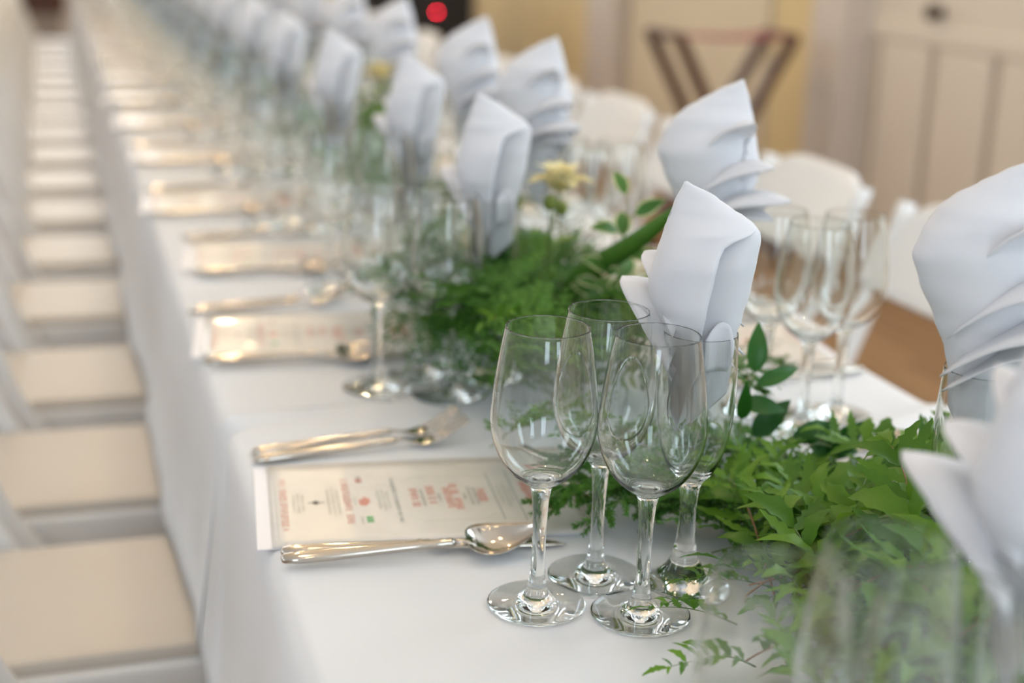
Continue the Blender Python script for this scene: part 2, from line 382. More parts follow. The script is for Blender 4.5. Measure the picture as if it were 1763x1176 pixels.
tag(c2, 'white tablecloth over the far blurred length of the long table', 'tablecloth', 'tablecloths')
for c in (c1, c2):
    md = c.modifiers.new('thickness', 'SOLIDIFY'); md.thickness = .0009; md.offset = -1

# ------------------------------------------------------------------ glasses
def make_wine():
    root = empty('wine_glass')
    foot = [(0, 0), (.020, .0002), (.0375, .0002), (.0390, .0008), (.0393, .0016), (.0386, .0024), (.0360, .0029), (.026, .0042), (.0165, .0062), (.0108, .0096), (.0080, .0148)]
    stem = [(.0080, .0148), (.0066, .022), (.0058, .034), (.0054, .050), (.0055, .066), (.0061, .081), (.0070, .092), (.0080, .0985)]
    out = [(.0080, .0985), (.0105, .1022), (.0165, .1062), (.0250, .1130), (.0328, .1235), (.0385, .1370), (.0410, .1500), (.0413, .1590), (.0404, .1720), (.0381, .1910), (.0350, .2110), (.0320, .2282)]
    rim = [(.03198, .2287), (.0317, .22895), (.0314, .2287)]
    inn = [(.03135, .2280), (.03445, .2110), (.0375, .1910), (.0397, .1720), (.0405, .1590), (.0402, .1504), (.0377, .1377), (.0320, .1246), (.0243, .1147), (.0158, .1084), (.0080, .1060), (0, .1052)]
    f = [foot[0], foot[1], foot[2]]+catmull(foot[2:], 4)[1:]
    obj('foot', lathe('foot', f, axis_start=True), GLASS, root)
    obj('stem', lathe('stem', catmull(stem, 5)), GLASS, root)
    obj('bowl', lathe('bowl', catmull(out, 5)[:-1]+[out[-1]]+rim+catmull(inn, 5), axis_end=True), GLASS, root)
    index_kids(root); return root
def make_flute():
    root = empty('champagne_flute')
    foot = [(0, 0), (.018, .0002), (.0325, .0002), (.0338, .0008), (.0340, .0018), (.0328, .0030), (.0270, .0065), (.0205, .0110), (.0150, .0170), (.0112, .0245), (.0092, .0330)]
    stem = [(.0092, .0330), (.0080, .042), (.0070, .054), (.0066, .066), (.0070, .076), (.0082, .085), (.0095, .0895)]
    out = [(.0095, .0895), (.0120, .0930), (.0170, .0990), (.0222, .1090), (.0266, .1230), (.0295, .1400), (.0308, .1570), (.0311, .1700), (.0305, .1900), (.0290, .2155)]
    rim = [(.02898, .2160), (.0287, .21625), (.0284, .2160)]
    inn = [(.02835, .2153), (.02985, .1900), (.0304, .1700), (.0301, .1573), (.0288, .1404), (.0259, .1240), (.0214, .1105), (.0155, .1010), (.0080, .0962), (0, .0952)]
    f = [foot[0], foot[1], foot[2]]+catmull(foot[2:], 4)[1:]
    obj('foot', lathe('foot', f, axis_start=True), GLASS, root)
    obj('stem', lathe('stem', catmull(stem, 5)), GLASS, root)
    obj('bowl', lathe('bowl', catmull(out, 5)[:-1]+[out[-1]]+rim+catmull(inn, 5), axis_end=True), GLASS, root)
    index_kids(root); return root
WINE, FLUTE = make_wine(), make_flute()

# ------------------------------------------------------------------ napkin folded into the flute
def make_napkin(seed, wide=False):
    rr = random.Random(seed)
    root = empty('folded_napkin')
    Lz = [(.13, -.016), (.165, -.0215), (.19, -.0245), (.214, -.0255), (.226, -.032), (.24, -.0405), (.253, -.0430), (.264, -.0415), (.276, -.0385), (.296, -.0335), (.316, -.0275), (.333, -.0205)]
    Rz = [(.13, .018), (.165, .0225), (.19, .0250), (.214, .0262), (.23, .0300), (.253, .0350), (.276, .0380), (.290, .0395), (.297, .0385), (.303, .034), (.308, .027), (.314, .016), (.322, .004), (.333, -.0190)]
    if wide: Rz = [(.13, .018), (.165, .0225), (.19, .0255), (.205, .030), (.225, .040), (.25, .054), (.267, .061), (.282, .056), (.296, .047), (.305, .037), (.314, .021), (.322, .006), (.333, -.0190)]
    Bz = [(.13, .015), (.17, .021), (.214, .0235), (.24, .030), (.27, .030), (.295, .021), (.31, .011), (.322, .005), (.333, .0006)]
    Sz = [(.13, .006), (.18, .002), (.214, .000), (.24, .003), (.265, .007), (.280, .0095), (.288, .0125), (.293, .020), (.297, .031), (.300, .0355), (.303, .0338), (.308, .0268), (.314, .0158), (.322, .0038), (.333, -.0192)]
    if wide: Sz = [(z, min(u if z < .285 else 9, interp(Rz, z)-.0003)) for z, u in Sz]
    nz, nc = 64, 56; V, F = [], []
    for i in range(nz+1):
        v = i/nz
        for j in range(nc+1):
            q = j/nc
            # bottom edge: the left flap hangs as a point, the rest higher
            if q < .36: zb = .133+.085*abs(q-.17)/.19*.75
            else: zb = .150+.018*math.sin(q*9+1)
            z = zb+(.333-zb)*v
            L, R, B, S = interp(Lz, z), interp(Rz, z), interp(Bz, z), interp(Sz, z)
            c, a = (L+R)/2, max(1e-5, (R-L)/2)
            cs = max(-.98, min(.98, (S-c)/a)); ph0 = 2*PI-math.acos(cs)
            ph = ph0 - q*(ph0+1.75)
            u, w = c+a*math.cos(ph), B*math.sin(ph)
            if ph < 0:
                k = min(1, -ph/1.75); w = B*math.sin(ph)*(1-.62*k); u = c+a*math.cos(ph)*(1-.08*k)
            fl = math.exp(-(q/.035)**2)*.0035*min(1, max(0, (.325-z)/.05)); w -= fl   # thick rolled edge of the left flap
            if z > .224:
                w += .0016*math.sin(q*17+z*60+seed)*min(1, (.333-z)/.05)
            V.append((u, w, z))
    m = nc+1
    for i in range(nz):
        for j in range(nc): F.append((i*m+j, i*m+j+1, (i+1)*m+j+1, (i+1)*m+j))
    b = obj('hood', raw_mesh('hood', V, F), NAPKIN, root)
    md = b.modifiers.new('t', 'SOLIDIFY'); md.thickness = .0013; md.offset = 0
    # small turned cuff beside the slit
    V, F = [], []
    for i in range(9):
        t = i/8
        for j in range(7):
            s = j/6
            V.append((.004+.018*s+.004*math.sin(PI*t)*s, -.0215+.006*s+.003*math.sin(PI*s)-.003*t, .190+.044*t-.020*(1-s)*t*.5 - .008*(2*s-1)**2*t))
    for i in range(8):
        for j in range(6): F.append((i*7+j, i*7+j+1, (i+1)*7+j+1, (i+1)*7+j))
    cf = obj('cuff', raw_mesh('cuff', V, F), NAPKIN, root); md = cf.modifiers.new('t', 'SOLIDIFY'); md.thickness = .0014; md.offset = 0
    # the corners pulled out as petals on the far side
    specs = [(.205, .078, .218, .034, -.66), (.220, .098, .237, .040, -.68), (.242, .074, .263, .036, -.66), (.266, .052, .300, .030, -.52)]
    for k, (zb, ln, zt, wb, px) in enumerate(specs):
        p = Vector((px, math.sqrt(1-px*px), 0)); nrm = Vector((p.y, -p.x, 0))
        V, F = [], []; nt_, ns = 14, 12
        for i in range(nt_+1):
            t = i/nt_
            wd = wb*((1-t)**.75)*(1+.55*t)
            cx = Vector((-.002, .006, 0))+p*ln*t
            zc = zb+(zt-zb)*t+.012*math.sin(PI*t)
            for j in range(ns+1):
                s = -1+2*j/ns
                pos = cx+nrm*(s*wd)
                z = zc-.70*wd*abs(s)**1.5*(1-t*.4)+.0035*math.sin(5*s+k*2+t*4)*(1-t)*t*4*.6
                pos = pos-p*(.012*s*s*(1-t))
                V.append((pos.x, pos.y, z))
        for i in range(nt_):
            for j in range(ns): F.append((i*(ns+1)+j, i*(ns+1)+j+1, (i+1)*(ns+1)+j+1, (i+1)*(ns+1)+j))
        o = obj('petal_fold', raw_mesh('petal_fold', V, F), NAPKIN, root)
        md = o.modifiers.new('t', 'SOLIDIFY'); md.thickness = .0013; md.offset = 0
    index_kids(root); return root
NAP = {'left': [make_napkin(1), make_napkin(4)], 'right': [make_napkin(2, True), make_napkin(5, True)]}

# ------------------------------------------------------------------ cutlery
def handle(L, z0=.0042, zn=.008):
    st = []
    for t, hw, ht in [(0, .0008, .0008), (.004, .0040, .0024), (.02, .0057, .0034), (.10, .0072, .0042), (.28, .0070, .0042), (.5, .0056, .0037), (.72, .0044, .0033), (.88, .0039, .0030), (.92, .0048, .0036), (.945, .0036, .0028), (.97, .0046, .0034), (1.0, .0032, .0022)]:
        z = z0+(zn-z0)*max(0, (t-.25)/.75)**1.5+.0012*math.sin(PI*t)
        st.append((L*t, 0, z, hw, ht))
    return st
def make_spoon(L=.222, s=1.0):
    root = empty('table_spoon'); hl = L*.66
    obj('handle', sweep('handle', handle(hl)), STEEL, root)
    obj('neck', sweep('neck', [(hl-.004, 0, .0078, .0034, .0024), (hl+.006, 0, .0086, .0027, .0018), (hl+.012, 0, .0078, .0045, .0013), (hl+.018, 0, .0062, .0085, .0010)]), STEEL, root)
    V, F = [], []; bl = L-hl-.008; nx, ny = 22, 12
    for side in (0, 1):
        for i in range(nx+1):
            t = i/nx; x = hl+.008+bl*t
            hw = .0248*(math.sin(PI*min(1, t**.62*1.0)))**.72*(1-.15*t)+.0002
            for j in range(ny+1):
                q = -1+2*j/ny
                rimz = .0085-.003*math.sin(PI*t*.8)+.0115*t**2
                dep = .0105*math.sin(PI*min(1, max(0, t*.97+.03)))**.8*(1-q*q)
                V.append((x, q*hw, max(.0006, rimz-dep+.0018) - (.0014 if side else 0) + (.0 if not side else .0)))
    m = ny+1; N = (nx+1)*m
    for i in range(nx):
        for j in range(ny):
            a = i*m+j
            F.append((a, a+1, a+m+1, a+m)); F.append((N+a, N+a+m, N+a+m+1, N+a+1))
    for i in range(nx):
        a = i*m; F.append((a, a+m, N+a+m, N+a)); a = i*m+ny; F.append((a, N+a, N+a+m, a+m))
    obj('bowl', raw_mesh('bowl', V, F), STEEL, root)
    index_kids(root); return root
def make_knife(L=.246):
    root = empty('table_knife'); hl = L*.52
    obj('handle', sweep('handle', handle(hl, .0044, .006)), STEEL, root)
    bl = L-hl; V, F = [], []
    for i in range(17):
        t = i/16; x = hl-.002+bl*t
        back = .0075-.0015*t if t < .8 else .0063-.012*((t-.8)/.2)**1.5
        edge = -.0085-.0015*math.sin(PI*t) if t < .82 else -.0090+.0032*((t-.82)/.18)**2
        z = .0052-.0035*t
        V += [(x, edge, z-.0003), (x, (edge+back)/2, z+.0009), (x, back, z+.0006), (x, back, z-.0006), (x, (edge+back)/2, z-.0009)]
    for i in range(16):
        for k in range(5): F.append((i*5+k, i*5+(k+1) % 5, (i+1)*5+(k+1) % 5, (i+1)*5+k))
    F += [(0, 1, 2, 3, 4), (80, 84, 83, 82, 81)]
    obj('blade', mesh('blade', V, F), STEEL, root)
    index_kids(root); return root
def make_fork(name, L=.222):
    root = empty(name); hl = L*.66
    obj('handle', sweep('handle', handle(hl, .0042, .0085)), STEEL, root)
    hx = hl+.004; hd = L-hx
    def zz(t): return .0086-.0050*math.sin(PI*min(1, t*1.15))+.026*max(0, t-.25)**1.5
    st = [(hl-.005, 0, .0083, .0034, .0022)]
    for t, hw in [(0, .0028), (.10, .0030), (.20, .0065), (.30, .0108), (.42, .0118), (.5, .0119)]:
        st.append((hx+hd*t, 0, zz(t), hw, .0011))
    hd_ = obj('fork_head', sweep('fork_head', st), STEEL, root)
    for k in range(4):
        y = (-.0093, -.0031, .0031, .0093)[k]
        tp = [(hx+hd*t, y*(1-.06*(t-.45)), zz(t), .0023*(1-.35*(t-.45)/.55), .0010) for t in (.46, .6, .75, .9, .97)]
        tp.append((hx+hd, y*.965, zz(1.0), .0006, .0005))
        obj('tine', sweep('tine', tp, 8), STEEL, hd_)
    index_kids(root); return root
SPOON, KNIFE, FORK = make_spoon(), make_knife(), make_fork('table_fork')
DFORK = make_fork('dessert_fork', .165)

# ------------------------------------------------------------------ menu card (x: bottom to top of the print, y: across; the reader sits at x < 0)
CL, CW = .302, .186
def flat(name, quads, z): 
    V, F = [], []
    for q in quads:
        n = len(V); V += [(x, y, z) for x, y in q]; F.append(tuple(range(n, n+len(q))))
    return raw_mesh(name, V, F, False)
def rect(x0, y0, x1, y1): return [(x0, y0), (x1, y0), (x1, y1), (x0, y1)]
def glyphs(xc, y0, y1, h, words, seed, wt=.15):
    """rows of small stroke shapes as seen out of focus: text runs along -y, its height along x"""
    rr = random.Random(seed); out = []
    cw = h*.78; y = y1
    wl = []; tot = 0
    while y-cw > y0:
        if rr.random() < words: y -= cw*.8; continue
        a, b = xc-h/2, xc+h/2; st = h*wt; k = rr.randrange(5); l, r = y-cw*.8, y
        if k != 1: out.append(rect(a, r-st, b, r))
        if k in (0, 2, 4): out.append(rect(a, l, b, l+st))
        if k in (0, 1, 3): out.append(rect(b-st, l, b, r))
        if k in (1, 2, 3): out.append(rect(xc-st/2, l, xc+st/2, r))
        if k in (1, 4, 0): out.append(rect(a, l, a+st, r))
        if k == 1: out.append(rect(a, (l+r)/2-st/2, b, (l+r)/2+st/2))
        y -= cw
    return out
def make_card(full):
    root = empty('menu_card')
    w = obj('backing_sheet', boxes('backing_sheet', [(CL/2, 0, .0005, CL, CW, .0009)]), CARDW, root)
    # cream sheet with a little curl along its long edges
    V, F = [], []; nx, ny = 20, 12
    for i in range(nx+1):
        for j in range(ny+1):
            x = .0125+(CL-.0130)*i/nx; q = -1+2*j/ny
            V.append((x, q*(CW/2-.0006), .0012+.0016*abs(q)**6*(1 if q > 0 else .2)))
    for i in range(nx):
        for j in range(ny): a = i*(ny+1)+j; F.append((a, a+ny+1, a+ny+2, a+1))
    cs = obj('printed_sheet', raw_mesh('printed_sheet', V, F), CREAM, root)
    md = cs.modifiers.new('t', 'SOLIDIFY'); md.thickness = .0004; md.offset = 1
    z = .00172
    W2 = CW/2
    red, grey, blk, grn, pale = [], [], [], [], []
    red += glyphs(.0255, -.066, .066, .0062, .2, 1); pale.append(rect(.0182, -.078, .0187, .078))
    for i in range(3): pale += glyphs(.0345+i*.0042, -.024+.004*abs(i-1), .024-.004*abs(i-1), .0022, .1, 10+i)
    blk += [[(.050, 0), (.0545, -.005), (.059, 0), (.0545, .005)], rect(.0475, -.0008, .0625, .0008)]
    for i in range(3): pale += glyphs(.066+i*.0045, -.036+.006*abs(i-1), .036-.006*abs(i-1), .0024, .1, 20+i)
    red += glyphs(.0835, -.054, .054, .0066, .18, 2)
    blk += glyphs(.098, .038, .060, .0045, .3, 7); red += [[(.0945+.0035*math.cos(a)+.003, .049+.0045*math.sin(a)) for a in [k*PI/5 for k in range(10)]]]
    red += [[(.094, -.010), (.100, -.012), (.104, -.004), (.104, .004), (.0985, .010), (.0975, .003), (.094, .004)]]; pale += glyphs(.0905, -.012, .010, .002, .1, 8)
    grn += glyphs(.1005, -.052, -.036, .0062, .0, 3, .3); pale += glyphs(.0935, -.055, -.036, .0022, .1, 9)
    for i in range(3): pale += glyphs(.1125+i*.0042, -.026+.004*abs(i-1), .026-.004*abs(i-1), .0021, .1, 30+i)
    grey += glyphs(.1285, -.052, .052, .0036, .14, 4)
    # thin frame with clipped corners
    x0, x1, yb = .1375, .216, .052
    for s in (-1, 1):
        pale += [rect(x0+.012, s*yb-.0004, x1-.012, s*yb+.0004), [(x0, s*(yb-.010)), (x0+.0008, s*(yb-.010)), (x0+.0125, s*yb), (x0+.0115, s*yb)], [(x1, s*(yb-.010)), (x1-.0008, s*(yb-.010)), (x1-.0125, s*yb), (x1-.0115, s*yb)]]
    for xc, hw, h, sd in [(.1460, .024, .0072, 41), (.1620, .028, .0072, 42), (.1775, .028, .0070, 43), (.1850, .032, .0070, 44), (.2090, .017, .0080, 45)]: red += glyphs(xc, -hw, hw, h, .2, sd, .20)
    for xc, hw, sd in [(.1535, .020, 51), (.1690, .009, 52), (.1925, .009, 53), (.1980, .022, 54), (.2030, .022, 55)]: grey += glyphs(xc, -hw, hw, .0026, .12, sd)
    grey += [rect(.2205, -.056, .2215, .056), rect(.2400, -.060, .2410, .060)]
    for xc, hw, sd in [(.2265, .024, 61), (.2320, .030, 62), (.2365, .016, 63)]: pale += glyphs(xc, -hw, hw, .0032, .14, sd)
    rr = random.Random(5)
    for row, (xc, hw) in enumerate([(.2535, .030), (.2670, .034)]):
        y = hw
        while y > -hw:
            c = rr.uniform(.004, .007); a = xc-rr.uniform(.004, .0065); b = xc+rr.uniform(.004, .0075)
            red += [[(a, y), (a+.002, y-.002), (b, y-c*.5), (b-.001, y)], [(a, y-c*.5), (a+.0026, y-c), (b-.003, y-c*.7), (b-.004, y-c*.2)]]
            y -= c*1.12
    for nm, q, m in (('red_lettering', red, INK_R), ('grey_lettering', grey, INK_G), ('black_emblem', blk, INK_K), ('green_lettering', grn, INK_V), ('pale_lettering', pale, INK_L)):
        o = obj(nm, flat(nm, q, z), m, cs); o['kind'] = 'stuff'
    index_kids(root); return root
CARD = make_card(True)

# ------------------------------------------------------------------ place settings
rs = random.Random(21)
def jit(a): return rs.uniform(-a, a)
def setting(side, idx, dx, dy, jitter=.006):
    """positions given for the in-focus place on the left; the right side is the same turned by half a circle about the table axis"""
    where = 'place setting, %s side' % side
    which = 'the '+ORD[idx-1]
    if side == 'left' and idx < 2: which = ('the blurred foreground', 'the in-focus')[idx]
    if side == 'right' and idx == 1: which = 'the foremost'
    def P(x, y, z=0.0, ang=0.0):
        x += jit(jitter); y += jit(jitter)
        if side == 'left': return (x+dx, y+dy, T+.0018+z), ang
        return (1.10-x+dx, dy-y, T+.0018+z), ang+PI
    g = 'place settings on the %s side' % side
    tg = which+' '+where
    lf = side == 'left'
    p, a = P(.342, .961); put(WINE, USED, p, a, ('leftmost' if lf else 'rightmost')+' of three clear wine glasses at '+tg, 'wine glass', g)
    fore = lf and idx == 0
    p, a = P(.414 if fore else .405, .982 if fore else .997); put(WINE, USED, p, a, ('rearmost' if lf else 'frontmost')+' of three clear wine glasses at '+tg, 'wine glass', g)
    p, a = P(.409 if fore else .416, .925); put(WINE, USED, p, a, ('frontmost' if lf else 'rearmost')+' of three clear wine glasses at '+tg, 'wine glass', g)
    pf, a = P(.505 if fore else .514 if (idx == 2 and not lf) else .471, .975 if fore else .967); put(FLUTE, USED, pf, a, 'clear champagne flute holding a napkin at '+tg, 'flute', g)
    ang = math.radians(-26)+jit(.12 if idx > 1 else 0)+(0 if side == 'left' else PI)
    n = NAP[side][idx % 2]
    s = 1.0 if side == 'left' else 1.12
    put(n, USED, pf, ang, 'white folded napkin standing in the flute at '+tg, 'napkin', g, scale=(1, 1, s))
    if lf and idx == 0: return
    p, a = P(.1535, 1.203, 0, math.radians(-6.6)+jit(.03 if idx > 1 else 0)); put(CARD, USED, p, a, 'cream menu card with red print at '+tg, 'menu card', g)
    p, a = P(.160, 1.094, .0004, math.radians(-7.2)); put(KNIFE, USED, p, a, 'steel table knife under the spoon at '+tg, 'knife', g)
    p, a = P(.157, 1.072, .0045, math.radians(-3.2)); put(SPOON, USED, p, a, 'steel table spoon beside the menu card at '+tg, 'spoon', g, rot=(math.radians(9), 0, a))
    p, a = P(.166, 1.309, .0004, math.radians(4.5)); put(FORK, USED, p, a, 'steel table fork nearer the menu card at '+tg, 'fork', g)
    p, a = P(.167, 1.330, .0004, math.radians(7.0)); put(FORK, USED, p, a, 'steel table fork further from the menu card at '+tg, 'fork', g)
    p, a = P(.424, 1.262, .0022, math.radians(-78)); put(DFORK, USED, p, a, 'small dessert fork across the card top at '+tg, 'fork', g)
LY = [0, .555, 1.0, 1.44, 1.98, 2.50, 2.97, 3.48]
while LY[-1] < 8.2: LY.append(LY[-1]+.505)
setting('left', 1, 0, 0, 0.0)
setting('left', 0, -.030, -.425, 0.0)
for i, y in enumerate(LY[1:]): setting('left', i+2, (.024 if i == 1 else -.012)+jit(.006), y)
RY = [.835, 1.309, 1.82, 2.20, 2.73]
while RY[-1] < 8.9: RY.append(RY[-1]+.505)
RDX = [.008, .055, -.008, .01]
for i, y in enumerate(RY): setting('right', i+1, RDX[i] if i < 4 else .01+jit(.01), y+.967, 0.0 if i < 2 else .006)

# ------------------------------------------------------------------ folding chairs
def make_chair():
    root = empty('folding_chair')
    obj('seat_frame', boxes('seat_frame', [(0, 0, .4180, .375, .335, .048)], .006), CHAIR, root)
    obj('seat_pad', boxes('seat_pad', [(0, 0, .4490, .350, .312, .022)], .008), SEATM, root)
    for s in (-1, 1):
        y = s*.182
        pst = obj('back_post', sweep_post([(.20, y, .0), (.02, y, .26), (-.115, y, .44), (-.165, y, .56), (-.225, y, .72), (-.262, y, .845)], .017, .011), CHAIR, root)
        obj('rear_leg', beam('rear_leg', (-.23, s*.155, 0), (.13, s*.155, .425), .022, .032, .004), CHAIR, root)
        b = obj('bolt', tube('bolt', [(-.02, s*.192, .30), (-.02, s*.202, .30)], .009, 10), HINGE, pst)
    obj('front_stretcher', beam('front_stretcher', (.135, -.182, .10), (.135, .182, .10), .028, .014, .003, (0, 0, 1)), CHAIR, root)
    obj('rear_stretcher', beam('rear_stretcher', (-.165, -.155, .08), (-.165, .155, .08), .028, .014, .003, (0, 0, 1)), CHAIR, root)
    V, F = [], []; ny, nz = 20, 8
    for i in range(nz+1):
        for j in range(ny+1):
            q = -1+2*j/ny; t = i/nz
            zt = .858-.085*max(0, (abs(q)-.35)/.65)**2.6; zb = .690+.012*q*q
            z = zb+(zt-zb)*t
            x = -.200-.075*(z-.69)/.17*.85-.028*(1-q*q)
            V.append((x, q*.208, z))
    for i in range(nz):
        for j in range(ny): a = i*(ny+1)+j; F.append((a, a+1, a+ny+2, a+ny+1))
    bp = obj('back_panel', raw_mesh('back_panel', V, F), CHAIR, root); md = bp.modifiers.new('t', 'SOLIDIFY'); md.thickness = .018; md.offset = 0
    md = bp.modifiers.new('b', 'BEVEL'); md.width = .006; md.segments = 2; md.limit_method = 'ANGLE'
    index_kids(root); return root
def sweep_post(pts, hw, hy):
    V, F = [], []; pts = catmull([tuple(p) for p in pts], 3); n = 8
    for i, p in enumerate(pts):
        p = Vector(p); d = (Vector(pts[min(i+1, len(pts)-1)])-Vector(pts[max(i-1, 0)])).normalized(); a = Vector((0, 1, 0)); b = d.cross(a)
        for k in range(n):
            c, s = math.cos(2*PI*(k+.5)/n), math.sin(2*PI*(k+.5)/n)
            V.append(p+a*hy*c+b*hw*s)
    for i in range(len(pts)-1):
        for k in range(n): F.append((i*n+k, i*n+(k+1) % n, (i+1)*n+(k+1) % n, (i+1)*n+k))
    F.append(tuple(range(n))[::-1]); F.append(tuple((len(pts)-1)*n+k for k in range(n)))
    return mesh('back_post', V, F)
CH = make_chair()
LCY = [1.17, 1.65, 2.10, 2.555, 3.085, 3.565, 4.05, 4.53]
while LCY[-1] < 8.9: LCY.append(LCY[-1]+.485)
for i, y in enumerate(LCY):
    put(CH, USED, (.035+jit(.012), y, 0), jit(.03), 'white folding chair, %s from the front, along the left of the table' % ORD[i], 'chair', 'folding chairs left of the table')
RCY = [1.80, 2.31]
while RCY[-1] < 8.9: RCY.append(RCY[-1]+.485)
for i, y in enumerate(RCY):
    put(CH, USED, (1.065+jit(.012), y, 0), PI+jit(.04), 'white folding chair, %s from the front, along the right of the table' % ORD[i], 'chair', 'folding chairs right of the table')

# ------------------------------------------------------------------ greenery
def leaf_mesh(name, width=.3, n=8, lobes=0, lob=.3, bend=.12, fold=.25, peak=.8, twist=0, cols=3):
    V, F, rim = [], [], []
    qs = (-1, 0, 1) if cols == 3 else (-1, -.62, 0, .62, 1)
    for i in range(n+1):
        t = i/n
        w = width/2*max(.02, math.sin(PI*t**peak))**.85
        if lobes: w *= 1-lob*(.5+.5*math.cos(2*PI*lobes*t))
        for q in qs:
            y = q*w; z = bend*math.sin(PI*t*.9)-bend*.9*t*t+fold*abs(y)
            a = twist*t
            V.append((t-abs(q)*.0, y*math.cos(a)-z*math.sin(a)*.3, z+y*math.sin(a))); rim.append(abs(q) if i < n and i > 0 else 1.0)
    c = len(qs)
    for i in range(n):
        for k in range(c-1): F.append((i*c+k, i*c+k+1, (i+1)*c+k+1, (i+1)*c+k))
    me = raw_mesh(name, V, F)
    if cols == 5:
        at = me.attributes.new('rim', 'FLOAT', 'POINT'); at.data.foreach_set('value', rim)
    return me
def aim(o, base, tip, width_scale=1.0, up=(0, -.55, .8)):
    b, t = Vector(base), Vector(tip); d = t-b; L = d.length; x = d.normalized(); u = Vector(up); z = (u-x*u.dot(x)).normalized(); y = z.cross(x)
    o.matrix_local = Matrix.Translation(b) @ Matrix((x, y, z)).transposed().to_4x4() @ Matrix.Diagonal((L, L*width_scale, L, 1))
PIN = [leaf_mesh('leaflet', .34, 10, 4, .42, .10, .25), leaf_mesh('leaflet', 0.44, 10, 3, .35, .18, .35), leaf_mesh('leaflet', .30, 10, 5, .45, -.05, .2)]
rg = random.Random(77)
for m_ in PIN: m_.materials.append(FERN)
def make_frond(L, pairs, ll, arch, seed):
    rr = random.Random(seed); root = empty('fern_frond')
    def C(t): return Vector((L*t, .012*math.sin(t*3+seed), arch*math.sin(PI*t*.75)))
    obj('stem', tube('stem', [C(i/10) for i in range(11)], [.0011*(1-.7*i/10) for i in range(11)], 5), STEMM if seed % 3 else STEMR, root)
    for i in range(pairs):
        t = .16+.80*i/(pairs-1); d = (C(min(1, t+.02))-C(t-.02)).normalized()
        for s in (-1, 1):
            l = ll*math.sin(PI*(.20+.72*t))**.8*rr.uniform(.8, 1.15)
            sd = Vector((-d.y, d.x, 0)).normalized()*s
            dirv = (d*.62+sd*.78+Vector((0, 0, rr.uniform(-.15, .55)))).normalized()
            o = obj('leaflet', rr.choice(PIN), None, root)
            aim(o, C(t+.01*s), C(t+.01*s)+dirv*l, 1.0, (rr.uniform(-.4, .4), rr.uniform(-.4, .4), 1))
    o = obj('leaflet', PIN[0], None, root); aim(o, C(1), C(1)+(C(1)-C(.9)).normalized()*ll*.8, 1.0, (0, 0, 1))
    index_kids(root); return root
FRONDS = [make_frond(.150, 8, .042, .030, 1), make_frond(.120, 7, .036, .020, 2), make_frond(.170, 9, .046, .045, 3), make_frond(.105, 6, .040, .012, 4)]
def make_fine(L, seed, name='fine_fern_frond'):
    """twice-divided fern: one mesh of tiny leaves"""
    rr = random.Random(seed); root = empty(name)
    def C(t): return Vector((L*t, .010*math.sin(t*3+seed), .05*L/.15*math.sin(PI*t*.7)))
    obj('stem', tube('stem', [C(i/8) for i in range(9)], [.0010*(1-.7*i/8) for i in range(9)], 5), STEMM, root)
    V, F = [], []
    for i in range(11):
        t = .12+.85*i/10; d = (C(min(1, t+.02))-C(t-.02)).normalized()
        for s in (-1, 1):
            pl = .45*L*math.sin(PI*(.25+.70*t))**.9*rr.uniform(.85, 1.1); sd = Vector((-d.y, d.x, 0)).normalized()*s
            pd = (d*.6+sd*.8+Vector((0, 0, rr.uniform(-.1, .35)))).normalized(); po = C(t); ps = pd.cross(Vector((0, 0, 1))).normalized()
            for k in range(7):
                q = .1+.9*k/6
                for s2 in (-1, 1):
                    b = po+pd*pl*q; l = .016*(1-.55*q)*rr.uniform(.8, 1.25)*L/.15
                    ld = (pd*.65+ps*s2*.75+Vector((0, 0, rr.uniform(-.3, .4)))).normalized(); lw = ld.cross(Vector((rr.uniform(-.4, .4), rr.uniform(-.4, .4), 1))).normalized()*l*.30
                    n = len(V); V += [b, b+ld*l*.5+lw, b+ld*l, b+ld*l*.5-lw]; F.append((n, n+1, n+2, n+3))
    o = obj('foliage', raw_mesh('foliage', V, F), FERN_D, root); o['kind'] = 'stuff'
    index_kids(root); return root
FINE = [make_fine(.15, 5), make_fine(.17, 6), make_fine(.13, 7)]
def make_needle(L, seed):
    rr = random.Random(seed); root = empty('asparagus_sprig')
    def C(t): return Vector((L*t, .012*math.sin(t*4+seed), .030*math.sin(PI*t*.8)))
    pts = [C(i/8) for i in range(9)]
    obj('stem', tube('stem', pts, [.0009*(1-.5*i/8) for i in range(9)], 5), STEMM, root)
    V, F = [], []
    def branch(b, d, l):
        sdv = d.cross(Vector((0, 0, 1))).normalized(); upv_ = sdv.cross(d)
        for k in range(16):
            q = k/15; p = b+d*l*q
            for r in range(3):
                an = 2*PI*(r/3)+k*1.1; nd = (d*.75+(sdv*math.cos(an)+upv_*math.sin(an))*.8).normalized(); nl = .0085*(1-.5*q)*rr.uniform(.8, 1.2)
                w = nd.cross(Vector((rr.uniform(-1, 1), rr.uniform(-1, 1), 1))).normalized()*.00085
                n = len(V); V.extend([p-w, p+nd*nl*.5-w*1.1, p+nd*nl, p+nd*nl*.5+w*1.1, p+w]); F.append((n, n+1, n+2, n+3, n+4))
    for i in range(9):
        t = .2+.8*i/9; d = (C(min(1, t+.02))-C(t-.02)).normalized(); s = 1 if i % 2 else -1
        sd = Vector((-d.y, d.x, 0)).normalized()*s
        branch(C(t), (d*.7+sd*.7+Vector((0, 0, rr.uniform(-.1, .3)))).normalized(), .040*(1-.45*t)*rr.uniform(.8, 1.2))
    branch(C(.85), (C(1)-C(.85)).normalized(), .03)
    o = obj('needles', raw_mesh('needles', V, F), FERN_D, root); o['kind'] = 'stuff'
    index_kids(root); return root
NEED = [make_needle(.11, 3), make_needle(.09, 8)]

